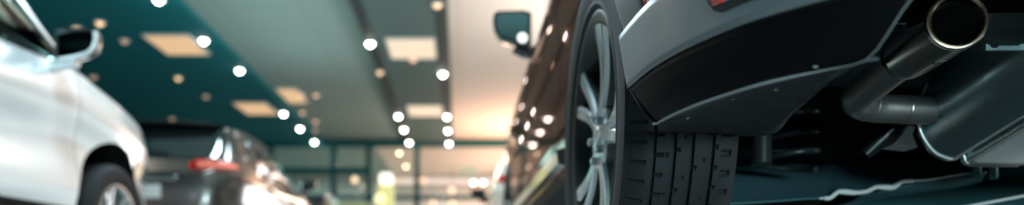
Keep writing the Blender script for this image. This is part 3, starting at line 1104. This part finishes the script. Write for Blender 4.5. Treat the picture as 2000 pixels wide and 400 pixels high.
suv_wheel = make_wheel(root, 0.372, 0.092, 0.255, detail=True, dark=True, face='alloy')
put_wheels(suv, suv_wheel, track_off=-0.001)
# grey rear quarter behind the arch is the body-side of the bumper
for sx in (-1, 1):
    suv.strip('sill_moulding', M['chrome'], sx, [(y, 0.40) for y in np.linspace(1.42, 3.14, 16)], 0.026, off=0.02)
    hm = door_mirror(suv, sx, 2.62, 1.165, M['black_paint'], reach=0.19, wide=0.17, tall=0.155, m_glass=M['mirror'], x_in=0.855)
    MB().lathe([(0.0, 0.022), (-0.006, 0.020), (-0.010, 0.012), (-0.011, 1e-4)], (sx * 0.915, 2.612, 1.118), (0, 1, 0), 20).build('lamp_lens', M['mirror_lamp'], hm)  # added glow, stands in for a bright glint on the mirror
    for yy in (2.35, 1.45):
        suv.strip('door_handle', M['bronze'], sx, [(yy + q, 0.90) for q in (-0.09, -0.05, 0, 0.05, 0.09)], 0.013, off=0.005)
    rows = [[suv.skin(sx, y, z, 0.021) for z in np.linspace(0.470, 0.66, 8)] for y in np.linspace(0.16, 0.525, 14)]
    tl = MB().grid(rows).build('tail_lamp', M['red_lens'], root, angle=50, solid=0.006)
    rows = [[suv.skin(sx, y, z, 0.024) for z in (0.469, 0.473, 0.477)] for y in np.linspace(0.16, 0.525, 14)]
    MB().grid(rows).build('chrome_edge', M['pink_lens'], tl, angle=50, solid=0.004)
    rows = [[suv.skin(sx, y, z, 0.017) for z in (0.4595, 0.4700)] for y in np.linspace(0.10, 0.62, 22)]
    MB().grid(rows).build('bumper_gap_seal', M['gasket'], root, solid=0.002)


# everything below is laid out in world depth and shifted into the car's frame
def loc(p):
    return Vector((p[0] - UX, p[1] - UY, p[2]))


PLAN = [(0.262, 1.24), (0.264, 1.12), (0.274, 1.0), (0.300, 0.90), (0.35, 0.80), (0.45, 0.705), (0.60, 0.635), (0.80, 0.585), (1.0, 0.562), (1.195, 0.555)]
half_plan = catmull([(x, d, 0) for x, d in PLAN], 12)
full_plan = [Vector((p.x, p.y, 0)) for p in half_plan] + [Vector((2 * UX - p.x, p.y, 0)) for p in reversed(half_plan[:-1])]
NP_ = len(full_plan)


def plan_n(i):
    a, b = full_plan[max(0, i - 1)], full_plan[min(NP_ - 1, i + 1)]
    t_ = (b - a).normalized()
    return Vector((t_.y, -t_.x, 0))  # outward


def outward(i):
    n_ = plan_n(i)
    c_ = Vector((UX, 1.3, 0)) - full_plan[i]
    return n_ if n_.dot(c_) < 0 else -n_


dfront = pchip([(0.25, 1.06), (0.305, 1.065), (0.374, 1.12), (0.44, 1.155), (0.48, 1.175), (0.6, 1.19)])
ZLOW = pchip([(-1, 0.302), (0.405, 0.302), (0.415, 0.307), (0.447, 0.354), (0.50, 0.42), (0.58, 0.445), (0.82, 0.445), (0.92, 0.37), (0.99, 0.302), (4, 0.302)])
OFFZ = pchip([(0.29, -0.030), (0.302, -0.026), (0.32, -0.014), (0.345, -0.006), (0.362, -0.003), (0.368, 0.0), (0.42, 0.001), (0.466, 0.002), (0.6, -0.01)])


def bpoint(i, z, extra=0.0):
    p = full_plan[i]
    q = p + outward(i) * (OFFZ(z) + extra)
    return Vector((q.x, q.y, z))


def clampd(p, z):
    """trim the bumper's leading edge along the wheel arch"""
    q = Vector(p)
    dm = dfront(z)
    if q.y > dm:
        q.y = dm
    return q


def bumper_band(z0f, z1f, nz, i0=0, i1=None, extra=0.0):
    i1 = NP_ if i1 is None else i1
    rows = []
    for i in range(i0, i1):
        x = full_plan[i].x
        za, zb_ = z0f(x), z1f(x)
        rows.append([loc(clampd(bpoint(i, za + (zb_ - za) * k / nz, extra), za + (zb_ - za) * k / nz)) for k in range(nz + 1)])
    return rows


SEAM = 0.366
bmp = MB().grid(bumper_band(lambda x: max(SEAM + 0.0015, ZLOW(x)), lambda x: 0.463 + 0.03 * min(1, max(0, (x - 0.5) / 0.2)), 9)).build('bumper', M['bumper_paint'], root, angle=30, solid=0.004)
bmp['label'] = 'satin grey rear bumper'
split = [i for i in range(NP_) if ZLOW(full_plan[i].x) < SEAM - 0.004]
segs, cur = [], [split[0]]
for i in split[1:]:
    if i == cur[-1] + 1:
        cur.append(i)
    else:
        segs.append(cur)
        cur = [i]
segs.append(cur)
for sg in segs:
    cl = MB().grid(bumper_band(lambda x: ZLOW(x), lambda x: SEAM - 0.0015, 10, sg[0], sg[-1] + 1)).build('bumper_cladding', M['clad'], root, angle=30, solid=0.004)
    cl['label'] = 'black lower bumper cladding'
# grey lip along the bottom edge of the near cladding
sg = segs[0]
lp, lo_ = [], []
for i in sg:
    z = ZLOW(full_plan[i].x)
    lp.append(loc(clampd(bpoint(i, z - 0.001, 0.001), z)))
lip = MB()
keep = [p for k, p in enumerate(lp) if k == 0 or (p - lp[k - 1]).length > 0.002]
lip.tube(keep, [0.0007 + 0.0017 * max(0.0, min(1.0, 1 - (p.x + UX - 0.36) / 0.06)) for p in keep], 8)
lip.build('bumper_lip', M['lip'], root)
# recess strip that shows as the dark seam
sm = MB()
rows = []
for i in range(NP_):
    if ZLOW(full_plan[i].x) < SEAM:
        rows.append([loc(clampd(bpoint(i, z, -0.006), z)) for z in (SEAM - 0.006, SEAM + 0.006)])
    elif rows:
        break
sm.grid(rows).build('seam_backing', M['gasket'], root)
# under tray corner behind the lip
near = [i for i in sg if full_plan[i].x < 0.425]
inner = catmull([(0.334, 1.20, 0.314), (0.40, 1.20, 0.313), (0.513, 1.19, 0.309), (0.475, 1.02, 0.307), (0.440, 0.86, 0.305), (0.425, 0.775, 0.304)], 8)
outer = [bpoint(i, 0.303, -0.004) for i in near]
outer = [clampd(p, 0.303) for p in outer]


def resample(pts, n):
    ds = [0]
    for a, b in zip(pts, pts[1:]):
        ds.append(ds[-1] + (Vector(b) - Vector(a)).length)
    out = []
    for k in range(n):
        t_ = ds[-1] * k / (n - 1)
        j = max(0, min(len(pts) - 2, int(np.searchsorted(ds, t_)) - 1))
        f_ = (t_ - ds[j]) / max(1e-9, ds[j + 1] - ds[j])
        out.append(Vector(pts[j]).lerp(Vector(pts[j + 1]), f_))
    return out


A, B = resample(outer, 30), resample(inner, 30)
rows = []
for a, b in zip(A, B):
    rows.append([loc(a.lerp(b, f_) + Vector((0, 0, 0.006 * math.sin(PI * f_)))) for f_ in np.linspace(0, 1, 9)])
ut = MB().grid(rows).build('undertray', M['tray'], root, angle=40, solid=-0.003)
for px, py in ((1432, 186), (1343, 225), (1516, 168)):
    q = W(px, py, 0.23 * FPX / (VY - py))
    MB().lathe([(-0.002, 1e-4), (-0.002, 0.0012), (-0.001, 0.0022), (0.001, 0.0022)], loc((q.x, q.y, 0.306)), (0, 0, 1), 16).build('clip', M['lip'], ut)
# bright crescent fastener
q = W(1580, 141, 0.80)
arc = [loc((q.x + 0.009 * math.cos(a), q.y + 0.016 * math.sin(a), 0.305)) for a in np.linspace(-PI * 0.6, PI * 0.45, 12)]
MB().tube(arc, 0.0009, 8).build('clip', M['lip'], ut)
# rear reflector let into the bumper, and lamp
i_of = lambda x: min(range(NP_ // 2), key=lambda i: abs(full_plan[i].x - x))
ia, ib = i_of(0.306), i_of(0.44)


def insert(zlo, zhi, a, b, extra, slant=0.0, n=5):
    rows = []
    for i in range(a, b + 1):
        f_ = (i - a) / max(1, b - a)
        lo, hi = zlo + slant * f_, zhi
        if f_ < 0.15:
            lo += (zhi - zlo) * 0.5 * (1 - f_ / 0.15) ** 2
        rows.append([loc(bpoint(i, lo + (hi - lo) * k / n, extra)) for k in range(n + 1)])
    return rows


gk = MB().grid(insert(0.391, 0.458, ia, ib, 0.0035)).build('rear_reflector', M['gasket'], root, solid=0.006)
MB().grid(insert(0.400, 0.452, ia + 1, ib - 1, 0.006)).build('lens', M['pink_lens'], gk, solid=0.005)
MB().grid(insert(0.400, 0.452, ia + 1, ia + 4, 0.0075)).build('amber_edge', M['red_lens'], gk, solid=0.004)

# grey quarter panel behind the arch, above the bumper seam
for sx in (-1, 1):
    cols = []
    for z in np.linspace(0.468, 0.70, 12):
        y1 = 1.0 - math.sqrt(0.388**2 - (z - 0.362) ** 2)
        cols.append([suv.skin(sx, y, z, 0.014) for y in np.linspace(0.531, y1, 8)])
    MB().grid(cols).build('quarter_panel', M['bumper_paint'], root, angle=40, solid=0.02)

# ---------------- exhaust
TIPC = W(1870, 40, 0.95)
TIPB = W(1772, 108, 1.10)
axis = (TIPB - TIPC).normalized()
TL = (TIPB - TIPC).length
rt = 0.0385
tip = MB()
prof = [(0.004, rt - 0.001), (0.0045, rt), (TL * 0.9, rt), (TL, rt - 0.001), (TL + 0.006, rt - 0.008), (TL + 0.008, 0.022)]
tip.lathe(prof, loc(TIPC), axis, 72)
et = tip.build('exhaust_tip', M['steel_tip'], root, angle=50)
MB().lathe([(0.005, rt - 0.001), (0.002, rt - 0.0002), (0.0, rt - 0.0016), (-0.0004, rt - 0.0032), (0.0010, rt - 0.0042), (-0.0004, rt - 0.0054), (0.001, rt - 0.0072), (0.012, rt - 0.0088)], loc(TIPC), axis, 72).build('rolled_rim', M['bronze_rim'], et)
MB().lathe([(0.011, rt - 0.0090), (TL * 0.95, rt - 0.010), (TL * 0.95, 1e-4)], loc(TIPC), axis, 48).build('bore', M['soot'], et)
# drain slot under the tip
dn = Vector((0.20, -0.15, -1)).normalized()
dn = (dn - axis * dn.dot(axis)).normalized()
tn = axis.cross(dn)
sl = MB()
c0 = TIPC + axis * 0.062
rows = []
for k in range(20):
    a = 2 * PI * k / 20
    du, dv = 0.013 * math.cos(a), 0.0055 * math.sin(a)
    ang = du / rt
    base = (dn * math.cos(ang) + tn * math.sin(ang))
    rows.append((c0 + axis * dv, base))
v = [loc(c + b * (rt + 0.0004)) for c, b in rows] + [loc(c + b * (rt - 0.006)) for c, b in rows]
f = [(i, (i + 1) % 20, 20 + (i + 1) % 20, 20 + i) for i in range(20)] + [tuple(range(20)), tuple(reversed(range(20, 40)))]
sl.add(v, f)
sl.build('drain_slot', M['gasket'], et)

P0, PC, P1 = TIPB - axis * 0.01, Vector((0.706, 1.315, 0.384)), Vector((0.905, 1.32, 0.376))
d0, d1 = (P0 - PC).normalized(), (P1 - PC).normalized()
RB = 0.078
half_ang = d0.angle(d1) / 2
tl_ = RB / math.tan(half_ang)
cc = PC + (d0 + d1).normalized() * (RB / math.sin(half_ang))
s0, s1 = PC + d0 * tl_ - cc, PC + d1 * tl_ - cc
pp = [loc(P0.lerp(PC + d0 * tl_, q / 12)) for q in range(12)]
for q in range(25):
    pp.append(loc(cc + s0.normalized().slerp(s1.normalized(), q / 24) * RB))
pp += [loc((PC + d1 * tl_).lerp(P1, q / 12)) for q in range(1, 13)]
ep = MB().tube(pp, [0.0285 - 0.0035 * q / (len(pp) - 1) for q in range(len(pp))], 32, cap=True).build('exhaust_pipe', M['steel'], root, angle=60)
for k in (30, 40):
    a, b = Vector(pp[k]), Vector(pp[k + 1])
    MB().tube([a - (b - a).normalized() * 0.0015, a, a + (b - a).normalized() * 0.0015], [0.0268, 0.0273, 0.0268], 32, cap=False).build('weld_bead', M['steel'], ep)
e0 = loc(P1 - Vector((0.03, 0, 0)))
MB().tube([e0, e0 + Vector((0.02, 0, 0.0)), e0 + Vector((0.06, 0.005, 0.0))], [0.027, 0.030, 0.026], 24).build('pipe_coupling', M['rust'], ep)

# muffler : stamped shell lying along the car, rising to the rear
sec = [(0.985, 0.47), (0.92, 0.462), (0.885, 0.435), (0.870, 0.40), (0.868, 0.365), (0.877, 0.336), (0.897, 0.309), (0.918, 0.298), (0.932, 0.295), (0.941, 0.297), (0.947, 0.303), (0.953, 0.303), (0.957, 0.292), (0.966, 0.2865), (1.00, 0.2855), (1.06, 0.2855), (1.066, 0.292), (1.075, 0.292), (1.082, 0.286), (1.20, 0.287), (1.28, 0.30), (1.31, 0.34), (1.31, 0.40), (1.28, 0.45), (1.22, 0.47)]
secd = [(p.x, p.y) for p in catmull([(x, z, 0) for x, z in sec] + [(sec[0][0], sec[0][1], 0)], 4)][:-1]
cx_, cz_ = 1.09, 0.378
rows = []
for k, (d, s_) in enumerate([(1.385, 0.80), (1.380, 0.93), (1.370, 0.985), (1.355, 1.0)] + [(1.355 - 0.40 * q / 16, 1.0) for q in range(1, 17)] + [(0.945, 0.96), (0.94, 0.8)]):
    lift = (1.355 - d) * 0.235
    rows.append([loc((cx_ + (x - cx_) * s_ - (1.355 - d) * 0.055, d, cz_ + (z - cz_) * s_ + lift)) for x, z in secd])
mf = MB().grid(rows, closed_v=True)
nn_ = len(secd)
mf.f.append(tuple(range(nn_)))
mf.f.append(tuple((len(rows) - 1) * nn_ + i for i in range(nn_)))
muf = mf.build('muffler', M['muffler'], root, angle=50)
# rolled seam round the end of the shell and along its lower corner
ring = [Vector(p) for p in rows[3]]
MB().tube(ring[8:64], 0.0028, 8).build('end_seam', M['galv'], muf)
j = 4 * 8 + 1
MB().tube([rows[q][j] - Vector((0, 0, 0.001)) for q in range(3, len(rows) - 2)], 0.0028, 8).build('lower_seam', M['galv'], muf)
rows = []
for q in range(0, 17):
    d = 1.362 - 0.40 * q / 16
    lift, sh = (1.355 - d) * 0.235, -(1.355 - d) * 0.055
    rows.append([loc((x + sh, d, z + lift - 0.002)) for x, z in ((0.9575, 0.292), (0.966, 0.2855), (1.0, 0.2845), (1.06, 0.2845), (1.066, 0.290))])
MB().grid(rows).build('base_plate', M['shield'], muf, angle=50, solid=0.0015)  # pale overlay: bounce light on the muffler underside put into its colour
q0 = [W(1746, 283, 1.44), W(1776, 243, 1.44), W(1790, 247, 1.44), W(1782, 262, 1.44), W(1793, 288, 1.44)]
hs = MB()
v = [loc(p) for p in q0] + [loc(p + Vector((0.004, 0.05, 0.0))) for p in q0]
hs.add(v, [(0, 1, 2, 3, 4), (5, 6, 7, 8, 9), (0, 1, 6, 5), (1, 2, 7, 6), (2, 3, 8, 7), (3, 4, 9, 8), (4, 0, 5, 9)])
hs.build('hanger_tab', M['shield'], muf, bevel=0.002)  # same pale colour brightens the otherwise unlit tab

# suspension parts behind the tyre
hel = []
for k in range(0, 121):
    a = k / 20 * 2 * PI
    hel.append(loc((0.705 + 0.056 * math.cos(a), 1.53 + 0.056 * math.sin(a), 0.30 + 0.04 * k / 20)))
MB().tube(hel, 0.0065, 10).build('coil_spring', M['coil'], root)
MB().lathe([(0, 1e-4), (0, 0.02), (0.14, 0.02), (0.145, 0.012), (0.30, 0.012), (0.30, 1e-4)], loc((0.615, 1.46, 0.30)), (0.05, 0.1, 1), 20).build('shock_absorber', M['coil'], root)
MB().tube([loc(W(1690, 300, 1.46)), loc(W(1740, 262, 1.44)), loc(W(1700, 230, 1.52))], [0.012, 0.016, 0.013], 12).build('suspension_link', M['coil'], root)

# rear cross member : pressed beam with a flanged, wavy lower edge
top = [(1380, 333), (1440, 326), (1520, 320), (1620, 314), (1720, 300), (1800, 284), (1900, 262), (2000, 240), (2150, 210)]
bot = [(1380, 399), (1440, 397), (1520, 392), (1600, 387), (1617, 387), (1640, 374), (1672, 376), (1690, 374), (1715, 365), (1740, 366), (1765, 354), (1800, 352), (1895, 338), (2000, 330), (2150, 320)]
ft, fb = pchip(top), pchip(bot)
xs = np.linspace(1380, 2150, 78)
rows = []
for x in xs:
    a, b = W(x, ft(x), 1.70), W(x, fb(x), 1.62)
    m1 = a.lerp(b, 0.12) + Vector((0, -0.012, 0))
    m2 = a.lerp(b, 0.55) + Vector((0, -0.006, 0))
    m3 = a.lerp(b, 0.9) + Vector((0, 0.004, 0))
    rows.append([loc(p) for p in (a + Vector((0, 0.06, 0.01)), a, m1, m2, m3, b, b + Vector((0, 0.02, 0.012)), a + Vector((0, 0.09, -0.03)))])
cm = MB().grid(rows, closed_v=True).build('cross_member', M['under'], root, angle=40)
MB().tube([loc(W(x, fb(x), 1.615)) for x in np.linspace(1395, 1606, 40)], 0.002, 10).build('flange_edge', M['beam'], cm)
fl = [loc(W(x, fb(x), 1.615)) for x in np.linspace(1600, 1915, 120)]
rr_ = [0.0024 + (0.0016 * max(0, math.sin(x / 13.0)) + 0.0024 if 1608 < x < 1785 else 0) for x in np.linspace(1600, 1915, 120)]
MB().tube(fl, rr_, 10).build('flange_edge', M['galv'], cm)
# plates below and behind the flange
pl = MB()
A = [W(1690, 377, 1.66), W(1800, 357, 1.66), W(1905, 341, 1.66), W(1925, 322, 1.66), W(1935, 318, 1.68)]
B = [W(1640, 402, 1.80), W(1740, 385, 1.86), W(1860, 368, 1.90), W(1915, 355, 1.92), W(1925, 340, 1.92)]
rows = [[loc(a), loc(a.lerp(b, 0.5) + Vector((0, 0, -0.004))), loc(b)] for a, b in zip(A, B)]
pl.grid(rows).build('heat_shield', M['beam'], root, solid=0.002)
bk = MB()
for px in (1908, 1940):
    bk.add([loc(p) for p in (W(px - 9, 316, 1.58), W(px + 9, 316, 1.58), W(px + 9, 350, 1.60), W(px - 9, 350, 1.60), W(px - 9, 316, 1.64), W(px + 9, 316, 1.64), W(px + 9, 350, 1.66), W(px - 9, 350, 1.66))],
           [(0, 3, 2, 1), (4, 5, 6, 7), (0, 1, 5, 4), (1, 2, 6, 5), (2, 3, 7, 6), (3, 0, 4, 7)])
bk.build('mounting_bracket', M['beam'], root, bevel=0.003)
fp = MB()
xs = np.linspace(1600, 2150, 24)
rows = []
for x in xs:
    yl = 402 - (x - 1850) * 0.06
    a, b = W(x, 345 - (x - 1900) * 0.03, 2.05), W(x, yl + 22, 1.85)
    rows.append([loc(a), loc(a.lerp(b, 0.5) + Vector((0, -0.01, -0.008))), loc(b)])
fp.grid(rows).build('floor_pan', M['beam'], root, solid=0.003)
fe = [loc(W(x, 401 - (x - 1900) * 0.19, 1.60)) for x in np.linspace(1800, 2100, 30)]
MB().tube(fe, 0.0035, 10).build('flange_edge', M['galv'], cm)
# inner structure above the muffler and the thin steel bracket at the edge of the frame
br = MB()
o3 = [(1926, 85), (1933, 88), (1937, 93), (1946, 94), (1952, 89), (1990, 89), (1993, 86), (2130, 84), (2130, 98), (1926, 98)]
v = [loc(W(x, y, 1.02)) for x, y in o3] + [loc(W(x, y, 1.02) + Vector((0, 0.006, 0))) for x, y in o3]
n_ = len(o3)
br.add(v, [tuple(range(n_)), tuple(reversed(range(n_, 2 * n_)))] + [(i, (i + 1) % n_, n_ + (i + 1) % n_, n_ + i) for i in range(n_)])
br.build('bumper_bracket', M['muffler'], root, smooth=False)
rows = []
for x in np.linspace(1900, 2200, 14):
    f_ = (x - 1900) / 300
    a, b = W(x, -80, 1.06), W(x, 82 - 12 * math.exp(-f_ * 8), 1.06)
    rows.append([loc(a), loc(a.lerp(b, 0.6) + Vector((0, -0.03, 0))), loc(b), loc(b + Vector((0, 0.08, 0.01)))])
MB().grid(rows).build('bumper_beam', M['coil'], root, angle=50, solid=0.003)
# closing panel over the axle
MB().box((-0.62, 0.52, 0.452), (0.62, 1.1, 0.47)).build('trunk_floor', M['under'], root, smooth=False)

# ================================================================== LIGHTS
def area(name, loc_, rot, size, power, col, sy=None):
    ld = bpy.data.lights.new(name, 'AREA')
    ld.shape = 'RECTANGLE' if sy else 'SQUARE'
    ld.size = size
    if sy:
        ld.size_y = sy
    ld.energy = power
    ld.color = col
    o = bpy.data.objects.new(name, ld)
    COL.objects.link(o)
    o.location = loc_
    o.rotation_euler = rot
    return o


COOL = (0.68, 0.90, 1.0)
area('aisle_panel_light', (-0.88, 2.6, 3.94), (0, 0, 0), 1.0, 270, COOL, 1.1)  # panels assumed out of view, continuing the ceiling rows overhead
area('aisle_panel_light', (-0.88, 7.4, 3.94), (0, 0, 0), 1.0, 230, COOL, 1.1)
area('aisle_panel_light', (-4.8, 7.4, 3.94), (0, 0, 0), 0.9, 120, (1, 0.9, 0.8), 1.1)
# light assumed at the far end past the pale car, no entrance built; then low fills added under the SUV, no windows there
o = area('entrance_daylight', (3.8, 21.0, 1.1), (0, 0, 0), 4.0, 240, (0.98, 0.98, 1.0), 1.7)
o.rotation_euler = (Vector((-2.2, 8.0, 1.0)) - o.location).to_track_quat('-Z', 'Y').to_euler()
o = area('low_window_daylight', (1.9, -6.2, 0.45), (0, 0, 0), 3.0, 700, (0.66, 0.95, 1.0), 0.8)
o.rotation_euler = (Vector((0.95, 1.25, 0.30)) - o.location).to_track_quat('-Z', 'Y').to_euler()
o = area('side_window_daylight', (7.0, 1.4, 0.45), (0, 0, 0), 4.0, 380, (0.74, 0.95, 1.0), 0.7)  # added fill from the side, lights the underbody
o.rotation_euler = (Vector((1.0, 1.3, 0.2)) - o.location).to_track_quat('-Z', 'Y').to_euler()
# lights added in the hall beyond the glass, and unseen upward fills added to wash the ceilings
area('warm_uplight', (2.3, 19.6, 2.0), (R(180), 0, 0), 1.6, 230, (1.0, 0.46, 0.24), 2.5)  # added in place of an orange flare over the ceiling
area('cream_uplight', (2.6, 9.0, 2.3), (R(180), 0, 0), 2.0, 235, (1.0, 0.84, 0.78), 6.0)
area('grey_uplight', (-2.8, 9.5, 2.3), (R(180), 0, 0), 1.0, 50, (0.8, 1.0, 0.95), 9.0)
area('hall_light', (2.0, 25.5, 3.9), (0, 0, 0), 5.0, 1150, (1.0, 0.66, 0.54), 4.0)
area('hall_uplight', (2.2, 25.0, 2.2), (R(180), 0, 0), 3.0, 120, (1.0, 0.66, 0.54), 5.0)
area('hall_light', (-6.0, 25.5, 3.9), (0, 0, 0), 7.0, 330, (0.45, 1.0, 0.97), 4.0)

w = bpy.data.worlds.new('world')
sc.world = w
w.use_nodes = True
w.node_tree.nodes['Background'].inputs['Color'].default_value = (0.02, 0.05, 0.055, 1)
w.node_tree.nodes['Background'].inputs['Strength'].default_value = 0.5

# ================================================================== CAMERA
cam = bpy.data.cameras.new('camera')
co = bpy.data.objects.new('camera', cam)
COL.objects.link(co)
co.location = (0, 0, CZ)
co.rotation_euler = (R(90), 0, 0)
cam.sensor_fit = 'HORIZONTAL'
cam.sensor_width = 36
cam.lens = 36 * FPX / 2000
cam.shift_x = (1000 - VX) / 2000
cam.shift_y = (VY - 200) / 2000
cam.clip_start = 0.02
cam.dof.use_dof = True
cam.dof.focus_distance = 1.10
cam.dof.aperture_fstop = 1.75
sc.camera = co

sc.view_settings.view_transform = 'Standard'
sc.view_settings.look = 'None'
sc.view_settings.gamma = 1
sc.view_settings.use_curve_mapping = False
sc.view_settings.exposure = 0.0
sc.cycles.use_denoising = True
sc.cycles.max_bounces = 8
sc.cycles.sample_clamp_indirect = 6
sc.cycles.caustics_reflective = False
sc.cycles.caustics_refractive = False
